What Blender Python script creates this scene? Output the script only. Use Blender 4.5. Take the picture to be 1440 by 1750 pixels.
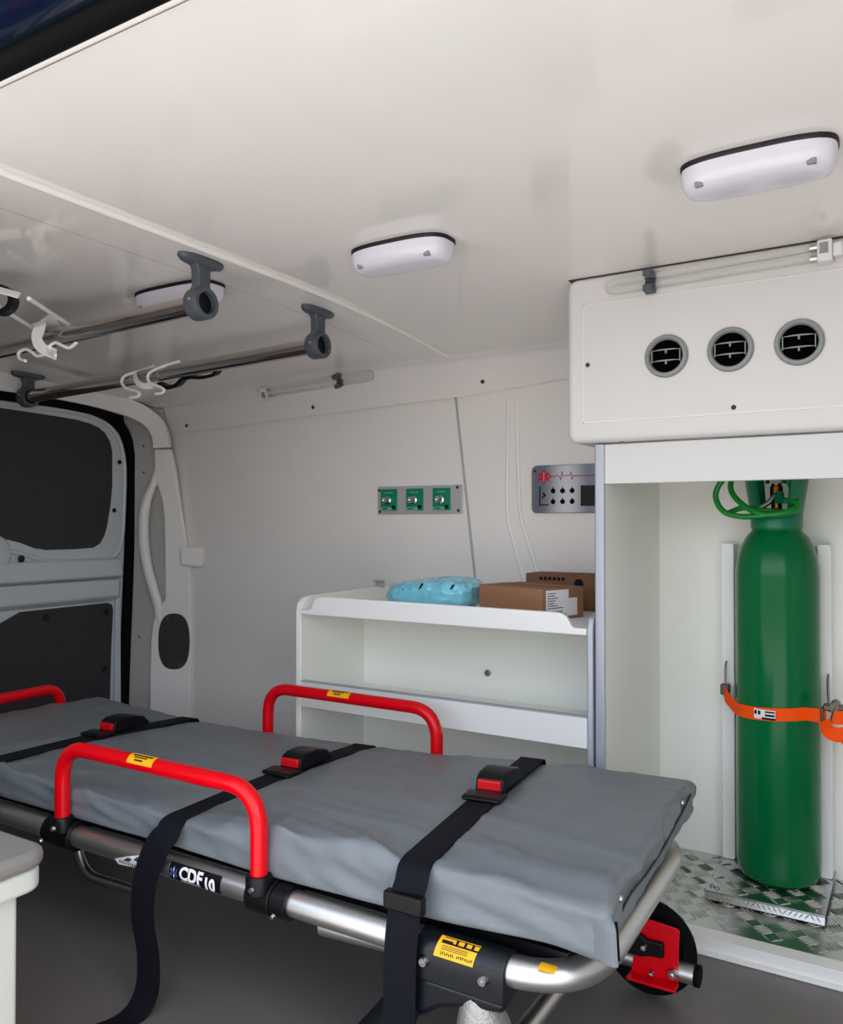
import bpy, bmesh, math, random
from mathutils import Vector, Matrix, noise
R = math.radians
for o in list(bpy.data.objects): bpy.data.objects.remove(o)
scene = bpy.context.scene
C = scene.collection
random.seed(4)

# ---------------------------------------------------------------- camera
cam = bpy.data.cameras.new('camera')
cam_o = bpy.data.objects.new('camera', cam); C.objects.link(cam_o)
cam.sensor_fit = 'HORIZONTAL'; cam.sensor_width = 36.0
cam.lens = 36.0 * 1400 / 1440
cam.clip_start = 0.02
cam_o.location = (0, 0, 0.82)
cam_o.rotation_euler = (R(90.74), 0, R(31.3))
scene.camera = cam_o

# ---------------------------------------------------------------- sky, sun, exposure
world = bpy.data.worlds.new('sky'); scene.world = world
world.use_nodes = True
wn = world.node_tree.nodes; wl = world.node_tree.links
sky = wn.new('ShaderNodeTexSky')
sky.sky_type = 'NISHITA'; sky.sun_disc = False
sky.sun_elevation = R(56); sky.sun_rotation = R(72)
sky.air_density = 1.0; sky.dust_density = 3.0; sky.ozone_density = 1.0
haze = wn.new('ShaderNodeHueSaturation'); haze.inputs['Saturation'].default_value = 0.45      # hazy, whitish sky
wl.new(sky.outputs[0], haze.inputs['Color']); wl.new(haze.outputs[0], wn['Background'].inputs[0])
wn['Background'].inputs[1].default_value = 0.78
sun_d = bpy.data.lights.new('sun', 'SUN'); sun_d.energy = 3.4; sun_d.angle = R(0.6)
sun_d.color = (1.0, 0.97, 0.93)
sun_o = bpy.data.objects.new('sun', sun_d); C.objects.link(sun_o)
_az, _el = R(72), R(56)                          # high sun over the front of the van, so none falls straight in
sun_o.rotation_euler = Vector((math.cos(_el)*math.sin(_az), math.cos(_el)*math.cos(_az), math.sin(_el))).to_track_quat('Z', 'Y').to_euler()
scene.view_settings.view_transform = 'Standard'
scene.view_settings.look = 'None'
scene.view_settings.gamma = 1.0
scene.view_settings.use_curve_mapping = False
scene.view_settings.exposure = 0.02

# ---------------------------------------------------------------- materials
def lin(c):
    return tuple((x/255/12.92 if x/255 <= .04045 else ((x/255+.055)/1.055)**2.4) for x in c)
def mat(name, rgb, rough=.5, metal=0, coat=0, noise_amt=0, noise_scale=40, bump=0, bump_scale=200, trans=0, ior=1.45, spec=.5, sheen=0, stretch=None):
    m = bpy.data.materials.new(name); m.use_nodes = True
    n = m.node_tree.nodes; l = m.node_tree.links; b = n['Principled BSDF']
    col = lin(rgb) + (1,)
    b.inputs['Base Color'].default_value = col
    b.inputs['Roughness'].default_value = rough
    b.inputs['Metallic'].default_value = metal
    b.inputs['Coat Weight'].default_value = coat
    b.inputs['Coat Roughness'].default_value = .06
    b.inputs['Specular IOR Level'].default_value = spec
    b.inputs['IOR'].default_value = ior
    b.inputs['Transmission Weight'].default_value = trans
    b.inputs['Sheen Weight'].default_value = sheen
    if noise_amt or bump:
        tc = n.new('ShaderNodeTexCoord'); src = tc.outputs['Object']
        if stretch:
            mp = n.new('ShaderNodeMapping'); mp.inputs['Scale'].default_value = stretch
            l.new(src, mp.inputs['Vector']); src = mp.outputs['Vector']
    if noise_amt:
        t = n.new('ShaderNodeTexNoise'); t.inputs['Scale'].default_value = noise_scale; t.inputs['Detail'].default_value = 5
        l.new(src, t.inputs['Vector'])
        mx = n.new('ShaderNodeMix'); mx.data_type = 'RGBA'
        mx.inputs['A'].default_value = tuple(c*(1-noise_amt) for c in col[:3]) + (1,)
        mx.inputs['B'].default_value = tuple(min(1, c*(1+noise_amt)) for c in col[:3]) + (1,)
        l.new(t.outputs['Fac'], mx.inputs['Factor']); l.new(mx.outputs['Result'], b.inputs['Base Color'])
    if bump:
        t2 = n.new('ShaderNodeTexNoise'); t2.inputs['Scale'].default_value = bump_scale; t2.inputs['Detail'].default_value = 4
        l.new(src, t2.inputs['Vector'])
        bp = n.new('ShaderNodeBump'); bp.inputs['Strength'].default_value = bump; bp.inputs['Distance'].default_value = .002
        l.new(t2.outputs['Fac'], bp.inputs['Height']); l.new(bp.outputs['Normal'], b.inputs['Normal'])
    return m
M = dict(
    ceil=mat('glossy white ceiling laminate', (243, 239, 234), .07, noise_amt=.01, noise_scale=3, spec=.7),
    wall=mat('satin white wall lining', (241, 237, 233), .3, noise_amt=.02, noise_scale=4),
    white=mat('white melamine', (243, 243, 240), .4),
    panelw=mat('white laminate panel', (217, 216, 214), .4),
    cream=mat('cream white melamine', (246, 246, 237), .42),
    benchw=mat('off white bench laminate', (196, 198, 190), .45),
    gloss=mat('glossy white gelcoat', (245, 243, 239), .22, noise_amt=.01, noise_scale=6),
    bead=mat('white plastic bead', (246, 243, 238), .25),
    trimw=mat('white moulded trim', (238, 236, 233), .38, bump=.05, bump_scale=300),
    doorw=mat('pale grey painted door metal', (196, 203, 208), .3, coat=.3),
    jamb=mat('grey painted jamb', (176, 176, 174), .45),
    dark=mat('dark charcoal hardboard', (50, 48, 50), .65, noise_amt=.1, noise_scale=30, bump=.1),
    rubber=mat('black rubber', (6, 6, 8), .75, spec=.15),
    body=mat('black car paint tinted sky blue', (7, 24, 52), .22, coat=.6),  # blue sky reflection put into the base colour of black paint
    floor=mat('grey vinyl flooring', (114, 108, 104), .38, noise_amt=.16, noise_scale=260, bump=.15, bump_scale=500),
    ground=mat('pale concrete ground', (190, 184, 178), .9, noise_amt=.12, noise_scale=2),
    gap=mat('dark joint', (70, 64, 62), .8),
    lens=mat('milky lamp lens', (222, 222, 232), .18, spec=.6),
    gasket=mat('black lamp gasket', (16, 15, 20), .5),
    screw=mat('steel screw', (150, 148, 145), .3, 1),
    hole=mat('black hole plug', (10, 10, 11), .6),
    ventg=mat('grey vent plastic', (142, 147, 145), .45),
    ventd=mat('black vent shade', (1, 1, 1), .9, spec=.05),
    plasg=mat('slate grey plastic', (78, 84, 92), .42),
    steel=mat('polished stainless tube', (196, 188, 182), .14, 1),
    alu=mat('brushed aluminium tube', (214, 213, 210), .36, 1, noise_amt=.06, noise_scale=30, bump=.06, bump_scale=120, stretch=(2, 40, 40)),
    edge=mat('grey edge banding', (176, 180, 190), .35, .2),
    hookw=mat('white enamelled wire', (252, 252, 248), .3),
    blackp=mat('black plastic', (9, 9, 11), .4, spec=.3),
    web=mat('navy black webbing', (10, 11, 21), .8, spec=.25, bump=.5, bump_scale=700),
    red=mat('red powder coat', (220, 0, 18), .26, spec=.4),
    redb=mat('red plastic button', (215, 10, 25), .35),
    vinyl=mat('grey coated vinyl', (113, 119, 123), .42, noise_amt=.05, noise_scale=25, bump=.12, bump_scale=900, spec=.5),
    seatv=mat('grey seat vinyl', (122, 119, 114), .55, bump=.1, bump_scale=600),
    sleeve=mat('dark blue grey sleeve', (13, 17, 23), .34, bump=.05, bump_scale=200),
    cast=mat('rough cast aluminium', (168, 166, 160), .5, .8, noise_amt=.2, noise_scale=160, bump=.8, bump_scale=300),
    green=mat('green cylinder paint', (0, 101, 52), .17, spec=.3, noise_amt=.04, noise_scale=6),
    greenp=mat('green guard plastic', (4, 110, 74), .35),
    greenh=mat('green rubber hose', (10, 128, 44), .35),
    brass=mat('brass valve', (150, 92, 40), .3, 1),
    chrome=mat('chrome', (215, 215, 215), .1, 1),
    diamond=mat('aluminium tread plate', (200, 202, 198), .26, 1, noise_amt=.06, noise_scale=14),
    orange=mat('orange webbing', (255, 84, 8), .6, spec=.2, bump=.3, bump_scale=500),
    rust=mat('dull ratchet metal', (104, 96, 86), .4, .8),
    card=mat('brown cardboard', (150, 108, 78), .8, noise_amt=.08, noise_scale=50, stretch=(1, 1, 9)),
    card2=mat('dark brown cardboard', (128, 88, 64), .8, noise_amt=.08, noise_scale=50),
    paper=mat('white paper label', (232, 232, 234), .6),
    ink=mat('black ink', (22, 21, 24), .7, spec=.2),
    bag=mat('pale blue plastic wrap', (128, 208, 234), .16, noise_amt=.3, noise_scale=28, coat=.5),
    yellow=mat('amber sticker', (246, 178, 20), .45),
    plate=mat('anodised plate', (196, 194, 196), .4, .35),
    gsq=mat('green outlet face', (6, 134, 98), .35),
    gsq2=mat('pale green outlet label', (120, 172, 160), .45),
    redink=mat('red print', (190, 16, 36), .5),
    blueink=mat('blue print', (60, 70, 130), .5),
    glass=mat('clear quartz tube', (250, 250, 248), .03, trans=1, ior=1.3),
    socket=mat('white lamp socket', (228, 228, 226), .4),
)
# control panel: brushed metal with broad tonal bands
pm = mat('brushed dark control plate', (150, 152, 162), .34, .7)
_n = pm.node_tree.nodes; _l = pm.node_tree.links
_tc = _n.new('ShaderNodeTexCoord'); _w = _n.new('ShaderNodeTexWave'); _w.inputs['Scale'].default_value = 2.2; _w.inputs['Distortion'].default_value = 1.5
_w.bands_direction = 'X'; _w.inputs['Phase Offset'].default_value = 1.2
_r = _n.new('ShaderNodeValToRGB'); _r.color_ramp.elements[0].color = lin((110, 112, 126)) + (1,); _r.color_ramp.elements[1].color = lin((196, 196, 200)) + (1,)
_l.new(_tc.outputs['Object'], _w.inputs['Vector']); _l.new(_w.outputs['Fac'], _r.inputs['Fac']); _l.new(_r.outputs['Color'], _n['Principled BSDF'].inputs['Base Color'])
M['panel'] = pm

# ---------------------------------------------------------------- mesh helpers
class MB:
    def __init__(s): s.v = []; s.f = []
    def add(s, vs, fs):
        k = len(s.v); s.v += [tuple(p) for p in vs]; s.f += [tuple(i+k for i in f) for f in fs]; return s
    def box(s, lo, hi, mtx=None):
        x0, y0, z0 = lo; x1, y1, z1 = hi
        vs = [Vector(p) for p in ((x0,y0,z0),(x1,y0,z0),(x1,y1,z0),(x0,y1,z0),(x0,y0,z1),(x1,y0,z1),(x1,y1,z1),(x0,y1,z1))]
        if mtx: vs = [mtx @ p for p in vs]
        return s.add(vs, [(0,3,2,1),(4,5,6,7),(0,1,5,4),(1,2,6,5),(2,3,7,6),(3,0,4,7)])
    def prism(s, pts, axis, a, b, mtx=None):
        def mk(p, h):
            return {'x': (h, p[0], p[1]), 'y': (p[0], h, p[1]), 'z': (p[0], p[1], h)}[axis]
        n = len(pts); vs = [Vector(mk(p, a)) for p in pts] + [Vector(mk(p, b)) for p in pts]
        if mtx: vs = [mtx @ p for p in vs]
        fs = [tuple(range(n)), tuple(range(2*n-1, n-1, -1))] + [(i, (i+1) % n, n+(i+1) % n, n+i) for i in range(n)]
        return s.add(vs, fs)
    def tube(s, path, r, seg=12, caps=True, closed=False, flat=1.0):
        P = [Vector(p) for p in path]; n = len(P)
        rr = r if isinstance(r, (list, tuple)) else [r]*n
        tang = []
        for i in range(n):
            a = P[(i-1) % n] if (closed or i > 0) else P[i]
            b = P[(i+1) % n] if (closed or i < n-1) else P[i]
            tang.append((b-a).normalized())
        up = Vector((0, 0, 1)) if abs(tang[0].z) < .9 else Vector((0, 1, 0))
        nrm = (up - tang[0]*up.dot(tang[0])).normalized(); vs = []
        for i in range(n):
            nrm = nrm - tang[i]*nrm.dot(tang[i])
            nrm.normalize(); bn = tang[i].cross(nrm)
            for k in range(seg):
                a = 2*math.pi*k/seg
                vs.append(P[i] + nrm*(math.cos(a)*rr[i]) + bn*(math.sin(a)*rr[i]*flat))
        fs = []
        for i in range(n if closed else n-1):
            j = (i+1) % n
            for k in range(seg):
                q = (k+1) % seg; fs.append((i*seg+k, i*seg+q, j*seg+q, j*seg+k))
        if caps and not closed:
            fs.append(tuple(range(seg-1, -1, -1))); fs.append(tuple((n-1)*seg+k for k in range(seg)))
        return s.add(vs, fs)
    def lathe(s, prof, origin, axis=(0, 0, 1), seg=32):
        ax = Vector(axis).normalized(); t = Vector((1, 0, 0)) if abs(ax.x) < .9 else Vector((0, 1, 0))
        u = (t - ax*t.dot(ax)).normalized(); w = ax.cross(u); o = Vector(origin); vs = []; fs = []
        for (r, h) in prof:
            for k in range(seg):
                a = 2*math.pi*k/seg; vs.append(o + ax*h + (u*math.cos(a) + w*math.sin(a))*max(r, 1e-5))
        m = len(prof)
        for i in range(m-1):
            for k in range(seg):
                q = (k+1) % seg; fs.append((i*seg+k, i*seg+q, (i+1)*seg+q, (i+1)*seg+k))
        if prof[0][0] > 1e-4: fs.append(tuple(range(seg-1, -1, -1)))
        if prof[-1][0] > 1e-4: fs.append(tuple((m-1)*seg+k for k in range(seg)))
        return s.add(vs, fs)
    def ribbon(s, path, wdir, width, thick):
        """flat band along path; wdir = width direction(s), thickness across"""
        P = [Vector(p) for p in path]; n = len(P); vs = []; fs = []
        for i in range(n):
            t = (P[min(i+1, n-1)] - P[max(i-1, 0)]).normalized()
            w = Vector(wdir[i] if isinstance(wdir, list) else wdir); w = (w - t*w.dot(t)).normalized()
            q = t.cross(w)
            for a, b in ((-1, -1), (1, -1), (1, 1), (-1, 1)): vs.append(P[i] + w*(a*(width[i] if isinstance(width, list) else width)/2) + q*(b*thick/2))
        for i in range(n-1):
            for k in range(4): fs.append((i*4+k, i*4+(k+1) % 4, i*4+4+(k+1) % 4, i*4+4+k))
        fs.append((3, 2, 1, 0)); fs.append(tuple((n-1)*4+k for k in range(4)))
        return s.add(vs, fs)
    def grid(s, fn, us, vs_):
        nu, nv = len(us), len(vs_)
        pts = [fn(u, v) for u in us for v in vs_]
        fs = [(i*nv+j, (i+1)*nv+j, (i+1)*nv+j+1, i*nv+j+1) for i in range(nu-1) for j in range(nv-1)]
        return s.add(pts, fs)
    def build(s, name, m, parent=None, bevel=0, bseg=3, smooth=True, solid=0, angle=38, sub=0, recalc=True):
        me = bpy.data.meshes.new(name); me.from_pydata(s.v, [], s.f)
        bm = bmesh.new(); bm.from_mesh(me)
        bmesh.ops.remove_doubles(bm, verts=bm.verts, dist=1e-6)
        if recalc: bmesh.ops.recalc_face_normals(bm, faces=bm.faces)
        bm.to_mesh(me); bm.free()
        if smooth:
            me.shade_smooth(); me.set_sharp_from_angle(angle=R(angle))
        me.materials.append(M[m] if isinstance(m, str) else m)
        o = bpy.data.objects.new(name, me); C.objects.link(o)
        if parent: o.parent = parent
        if solid:
            md = o.modifiers.new('solid', 'SOLIDIFY'); md.thickness = solid; md.offset = 0
        if bevel:
            md = o.modifiers.new('bevel', 'BEVEL'); md.width = bevel; md.segments = bseg; md.limit_method = 'ANGLE'; md.angle_limit = R(40)
        if sub:
            md = o.modifiers.new('sub', 'SUBSURF'); md.levels = sub; md.render_levels = sub
        return o

def thing(name, label, cat, loc=(0, 0, 0), group=None):
    o = bpy.data.objects.new(name, None); C.objects.link(o); o.location = loc; o.empty_display_size = .05
    o['label'] = label; o['category'] = cat
    if group: o['group'] = group
    return o
def adopt(root):
    """children were built in world coordinates: keep them in place under the moved Empty"""
    bpy.context.view_layer.update()
    for ch in root.children: ch.matrix_parent_inverse = root.matrix_world.inverted()
def tag(o, label, cat, group=None):
    o['label'] = label; o['category'] = cat
    if group: o['group'] = group
    return o
def struct(o): o['kind'] = 'structure'; return o
def lerp(a, b, t): return a + (b-a)*t
def interp(x, xs, ys):
    if x <= xs[0]: return ys[0]
    for i in range(len(xs)-1):
        if x <= xs[i+1]:
            t = (x-xs[i])/(xs[i+1]-xs[i]); t = t*t*(3-2*t)*.4 + t*.6
            return lerp(ys[i], ys[i+1], t)
    return ys[-1]
def smooth_path(pts, n=6):
    P = [Vector(p) for p in pts]; out = []
    for i in range(len(P)-1):
        p0 = P[max(i-1, 0)]; p1 = P[i]; p2 = P[i+1]; p3 = P[min(i+2, len(P)-1)]
        for k in range(n):
            t = k/n
            out.append(.5*((2*p1) + (p2-p0)*t + (2*p0-5*p1+4*p2-p3)*t*t + (3*p1-p0-3*p2+p3)*t**3))
    out.append(P[-1]); return out
def round_path(pts, rad, n=7):
    P = [Vector(p) for p in pts]; out = [P[0]]
    for i in range(1, len(P)-1):
        a = (P[i-1]-P[i]); b = (P[i+1]-P[i]); r_ = min(rad, a.length*.48, b.length*.48)
        p0 = P[i] + a.normalized()*r_; p2 = P[i] + b.normalized()*r_
        for k in range(n+1):
            t = k/n; out.append(p0*(1-t)**2 + P[i]*2*t*(1-t) + p2*t*t)
    out.append(P[-1]); return out
def rrect(x0, x1, y0, y1, r, n=5):
    out = []
    for cx, cy, a0 in ((x1-r, y1-r, 0), (x0+r, y1-r, 90), (x0+r, y0+r, 180), (x1-r, y0+r, 270)):
        for k in range(n+1):
            a = R(a0 + 90*k/n); out.append((cx + r*math.cos(a), cy + r*math.sin(a)))
    return out
def screw(pos, axis, r, parent, name='screw', m='screw', h=.003):
    return MB().lathe([(r, 0), (r, h*.4), (r*.75, h), (r*.3, h), (r*.25, h*.5), (0, h*.5)], pos, axis, 12).build(name, m, parent)
def text_mesh(txt, size, bold=0, shear=0):
    cu = bpy.data.curves.new('lettering', 'FONT'); cu.body = txt; cu.size = size; cu.offset = bold; cu.shear = shear
    cu.resolution_u = 3
    o = bpy.data.objects.new('lettering', cu); C.objects.link(o)
    me = bpy.data.meshes.new_from_object(o.evaluated_get(bpy.context.evaluated_depsgraph_get()))
    bpy.data.objects.remove(o)
    bm = bmesh.new(); bm.from_mesh(me); bmesh.ops.triangulate(bm, faces=bm.faces)
    for k in range(-2, 11): bmesh.ops.bisect_plane(bm, geom=bm.verts[:]+bm.edges[:]+bm.faces[:], plane_co=(0, k*size*.09, 0), plane_no=(0, 1, 0))
    bm.to_mesh(me); bm.free()
    vs = [v.co.copy() for v in me.vertices]; fs = [tuple(p.vertices) for p in me.polygons]
    bpy.data.meshes.remove(me); return vs, fs

# ================================================================ the van shell
def zceil(x, y):
    z = 1.33
    if y > 1.3: z -= .04*((y-1.3)/.7)**2
    if x < -1.6: z -= .05*((-1.6-x)/.8)**1.5
    return z
def fr(a, b, n): return [a + (b-a)*i/n for i in range(n+1)]
struct(MB().box((-2.46, .44, -.06), (.94, 2.1, 0)).build('floor', 'floor'))
ceil = MB()
ceil.grid(lambda x, y: (x, y, zceil(x, y)), fr(-1.13, .94, 8), fr(.56, 2.0, 16))
ceil.grid(lambda x, y: (x, y, zceil(x, y)+.03), fr(-1.13, .94, 8), fr(.5, 2.05, 16))
ceiling = struct(ceil.build('ceiling', 'ceil'))
MB().grid(lambda x, y: (x, y, zceil(x, y)), fr(-1.2695, -1.1301, 2), fr(.56, 2.0, 16)).build('panel', 'ceil', ceiling)
MB().grid(lambda x, y: (x, y, zceil(x, y)), fr(-2.44, -1.2705, 16), fr(.56, 2.0, 16)).build('panel', 'ceil', ceiling)
MB().grid(lambda x, y: (x, y, zceil(x, y)+.006), fr(-2.46, -1.1, 16), fr(.5, 2.05, 16)).build('backing', 'gap', ceiling)
# bead along the roof joint, from the side door to the far wall
bead = [(-1.13, y, zceil(-1.129, y)-.003) for y in fr(.56, 2.0, 24)]
struct(MB().tube(bead, .0062, 10).build('trim_1', 'bead'))
# cove between roof and far wall
def cove(x, t):
    pts = [(2.0, zceil(x, 2.0)), (2.03, zceil(x, 2.0)-.012), (2.056, 1.237), (2.0725, interp(x, (-2.3, -1.145, -.73, .3), (1.145, 1.182, 1.21, 1.24)))]
    k = t*3; i = min(int(k), 2); f = k-i
    return (x, lerp(pts[i][0], pts[i+1][0], f), lerp(pts[i][1], pts[i+1][1], f))
cv = MB().grid(cove, fr(-2.4, .94, 34), fr(0, 1, 12))
covo = struct(cv.build('trim_2', 'wall', angle=60))
def zseam(x): return interp(x, (-2.3, -1.145, -.73, .3), (1.145, 1.182, 1.21, 1.24))
# far wall, two lining panels with a raised joint
def xj(z): return -1.083 + (z-.666)*(-1.145+1.083)/(1.182-.666)
wallm = MB()
wallm.grid(lambda t, s: (lerp(-2.36, xj(lerp(0, zseam(-1.2), s)), t), 2.077, lerp(0, zseam(lerp(-2.36, -1.145, t))+.02, s)), fr(0, 1, 12), fr(0, 1, 8))
wall = struct(wallm.build('wall_left', 'wall'))
MB().grid(lambda t, s: (lerp(xj(lerp(0, 1.2, s)), .94, t), 2.076, lerp(0, zseam(lerp(-1.145, .94, t))+.02, s)), fr(0, 1, 12), fr(0, 1, 8)).build('panel', 'wall', wall)
MB().tube([(xj(z), 2.074, z) for z in fr(.55, 1.183, 8)], .0034, 8).build('joint_strip', 'jamb', wall)
MB().box((-2.5, 2.095, 0), (.96, 2.12, 1.4)).build('backing', 'gap', wall)
# pressed swage in the front lining panel
sw = [(-.978, 1.176), (-.979, 1.10), (-.981, .97), (-.98, .84), (-.96, .76), (-.934, .671), (-.91, .6)]
sw2 = [(-.954, 1.176), (-.951, 1.10), (-.948, .97), (-.941, .841), (-.916, .76), (-.89, .681), (-.865, .6)]
for pth in (sw, sw2):
    MB().tube([(q.x, 2.0755, q.y) for q in smooth_path([(p[0], p[1], 0) for p in pth], 5)], .0060, 10).build('swage', 'gloss', wall)
for x, z in ((-2.236, 1.162), (-1.661, 1.186), (-1.052, 1.214)):
    screw((x, 2.062, z+.004), (0, -1, 0), .006, covo, 'screw', 'gap')
# unseen bulkhead set back, side door opening widened for more light; outer skin
struct(MB().box((.92, .44, 0), (.96, 2.12, 1.38)).build('wall_front', 'wall'))
wn_ = MB().box((-2.5, .42, -.1), (-1.32, .46, 1.4))
wn_.box((.60, .42, -.1), (.96, .46, 1.4))
struct(wn_.build('wall_right', 'wall'))
# header over the side door: black rubber seal and black painted rail
struct(MB().box((-1.7, .535, 1.346), (.94, .562, 1.39)).build('wall_header', 'gloss'))
struct(MB().tube([(x, .534, 1.3385) for x in fr(-1.7, .94, 4)], .018, 16).build('trim_3', 'rubber'))
prof = [(.43, 1.40), (.43, 1.355), (.445, 1.332), (.475, 1.325), (.51, 1.328), (.528, 1.340), (.53, 1.42), (.43, 1.42)]
struct(MB().prism(prof, 'x', -1.7, .96).build('trim_4', 'body', bevel=.006))
struct(MB().tube([(x, .553, 1.3325) for x in fr(-1.7, .94, 4)], .006, 10).build('trim_5', 'bead'))
struct(MB().box((-2.5, .42, 1.372), (.96, 2.12, 1.392)).build('roof', 'body'))
struct(MB().box((-2.53, .42, 0), (-2.47, 2.12, 1.4)).build('rear_light_block', 'gap'))  # dark sheet added behind the rear doors to stop light leaking in
struct(MB().box((-14, -14, -.66), (14, 14, -.62)).build('ground', 'ground'))

# ================================================================ rear door at the left
door = struct(MB().prism([(1.28, 1.195), (1.48, 1.197), (1.681, 1.198), (1.76, 1.196), (1.815, 1.190), (1.865, 1.178), (1.899, 1.160), (1.926, 1.135), (1.944, 1.100), (1.955, 1.06), (1.960, 1.015), (1.951, .764), (1.944, .597), (1.935, .391), (1.925, .02), (1.28, .02)], 'x', -2.455, -2.425).build('door_1', 'doorw', bevel=.004))
win = [(1.29, 1.172), (1.48, 1.174), (1.681, 1.169), (1.75, 1.166), (1.80, 1.159), (1.835, 1.149), (1.862, 1.132), (1.882, 1.105), (1.892, 1.07), (1.893, .949), (1.886, .88), (1.872, .806), (1.862, .775), (1.845, .748), (1.818, .734), (1.75, .731), (1.641, .731), (1.60, .738), (1.55, .757), (1.51, .767), (1.29, .77)]
MB().prism(win, 'x', -2.428, -2.420).build('window_board', 'dark', door, bevel=.002)
# pressed rims standing proud round the window and along the edge
rim = [(1.29, 1.190), (1.681, 1.192), (1.80, 1.186), (1.88, 1.162), (1.925, 1.115), (1.945, 1.04), (1.948, .98), (1.941, .78), (1.925, .715), (1.88, .69), (1.75, .688), (1.64, .694), (1.56, .722), (1.50, .733), (1.29, .738)]
MB().tube(round_path([(-2.424, a, b) for a, b in rim], .05), .008, 10).build('pressed_rim', 'doorw', door)
# belt: sloped ledge, flat band and shadowed step
MB().prism([(-2.43, .700), (-2.412, .693), (-2.398, .640), (-2.398, .632), (-2.43, .625)], 'y', 1.28, 1.925).build('belt_ledge', 'doorw', door, bevel=.006)
MB().prism([(-2.43, .626), (-2.404, .622), (-2.404, .562), (-2.43, .54)], 'y', 1.28, 1.915).build('belt_band', 'doorw', door, bevel=.006)
MB().lathe([(.062, 0), (.058, .006), (.046, .011), (.03, .013), (0, .0135)], (-2.424, 1.462, .722), (1, 0, 0), 28).build('boss', 'doorw', door)
low = [(1.29, .45), (1.484, .508), (1.551, .538), (1.875, .540), (1.893, .533), (1.898, .515), (1.894, .44), (1.891, .376), (1.887, .213), (1.88, .05), (1.29, .05)]
MB().prism(low, 'x', -2.428, -2.418).build('lower_board', 'dark', door, bevel=.003)
MB().prism([(1.905, .55), (1.925, .56), (1.93, .05), (1.90, .05)], 'x', -2.43, -2.412).build('edge_flange', 'doorw', door, bevel=.004)
for y, z, x0, rr in ((1.924, 1.034, -2.4235, .008), (1.903, .863, -2.4235, .008), (1.548, .706, -2.413, .011), (1.638, .513, -2.4175, .012), (1.868, .511, -2.4175, .012), (1.862, .313, -2.4175, .012)):
    MB().lathe([(rr, 0), (rr, .002), (rr*.8, .004), (0, .004)], (x0, y, z), (1, 0, 0), 16).build('plug', 'hole', door)
seal = [(1.40, 1.213), (1.68, 1.212), (1.838, 1.203), (1.915, 1.181), (1.958, 1.13), (1.976, 1.06), (1.982, 1.0), (1.973, .70), (1.957, .387), (1.945, .02)]
struct(MB().tube(round_path([(-2.425, a, b) for a, b in seal], .05), .0165, 10).build('trim_6', 'rubber'))
MB().box((-2.52, .46, .0), (-2.44, 1.275, 1.3)).build('leaf', 'doorw', door)

# ---- D-pillar: lining in the slanted plane between door and far wall
NX, NY = -.5087, .8609
DM = Matrix(((.8609, -.5087*-1, 0, -2.2), (.5087, .8609*-1, 0, 2.08), (0, 0, 1, 0), (0, 0, 0, 1)))
# local frame: a = along the slanted face (negative towards the door), d = out towards the cabin, z = up
def PD(a, d, z): return (-2.2 + .8609*a + .5087*d, 2.08 + .5087*a - .8609*d, z)
def along(x): return (x + 2.2)/.8609
def dprism(pts, d0, d1):
    m = MB(); n = len(pts)
    vs = [PD(along(x), d0, z) for x, z in pts] + [PD(along(x), d1, z) for x, z in pts]
    m.add(vs, [tuple(range(n)), tuple(range(2*n-1, n-1, -1))] + [(i, (i+1) % n, n+(i+1) % n, n+i) for i in range(n)])
    return m
pillar = struct(dprism([(-2.44, 1.25), (-2.32, 1.23), (-2.295, 1.08), (-2.275, 1.0), (-2.25, .80), (-2.23, .68), (-2.228, .0), (-2.43, .0), (-2.41, .68), (-2.42, 1.0)], -.05, -.020).build('trim_7', 'jamb', bevel=.003))
face = [(-2.334, 1.083), (-2.282, 1.083), (-2.267, 1.014), (-2.253, .90), (-2.239, .805), (-2.222, .70), (-2.217, .597), (-2.217, .0), (-2.345, .0), (-2.344, .30), (-2.341, .41), (-2.334, .47), (-2.318, .52), (-2.298, .545), (-2.2985, .62), (-2.300, .743), (-2.303, .84), (-2.309, .90), (-2.322, .945), (-2.330, .983), (-2.333, 1.03)]
dprism(face, -.024, .004).build('pillar_cover', 'trimw', pillar, bevel=.007)
grip = smooth_path([PD(along(x), d, z) for x, d, z in ((-2.322, -.012, 1.03), (-2.336, -.006, .96), (-2.355, .004, .895), (-2.362, .008, .82), (-2.360, .008, .74), (-2.350, .006, .66), (-2.336, .0, .59), (-2.322, -.006, .53), (-2.315, -.010, .47))], 5)
MB().tube(grip, [.011 + .007*min(1, i/(len(grip)*.3)) for i in range(len(grip))], 16).build('grab_grip', 'trimw', pillar)
# arch of the lining over the door
apath = smooth_path([(-2.309, 2.016, 1.086), (-2.312, 2.012, 1.13), (-2.328, 1.995, 1.175), (-2.362, 1.955, 1.212), (-2.392, 1.88, 1.234), (-2.402, 1.78, 1.247), (-2.405, 1.62, 1.255), (-2.405, 1.40, 1.255)], 6)
nA = len(apath); wdA = []; wA = []
for k in range(nA):
    t = max(0, min(1, (k-4)/(nA*.42)))
    wdA.append(Vector((.8609, .5087, 0))*(1-t) + Vector((.15, .25, .95))*t); wA.append(lerp(.060, .062, t))
MB().ribbon(apath, wdA, wA, .03).build('arch_cover', 'trimw', pillar, bevel=.010, bseg=4)
oval = []
for k in range(28):
    a = 2*math.pi*k/28; ca, sa = math.cos(a), math.sin(a)
    oval.append((-2.2685 + .048*abs(ca)**.75*(1 if ca > 0 else -1), .398 + .099*abs(sa)**.8*(1 if sa > 0 else -1)))
cov = dprism(oval, .003, .008).build('access_cover', 'dark', pillar, bevel=.002)
cov['label'] = 'dark oval access cover'
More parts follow.
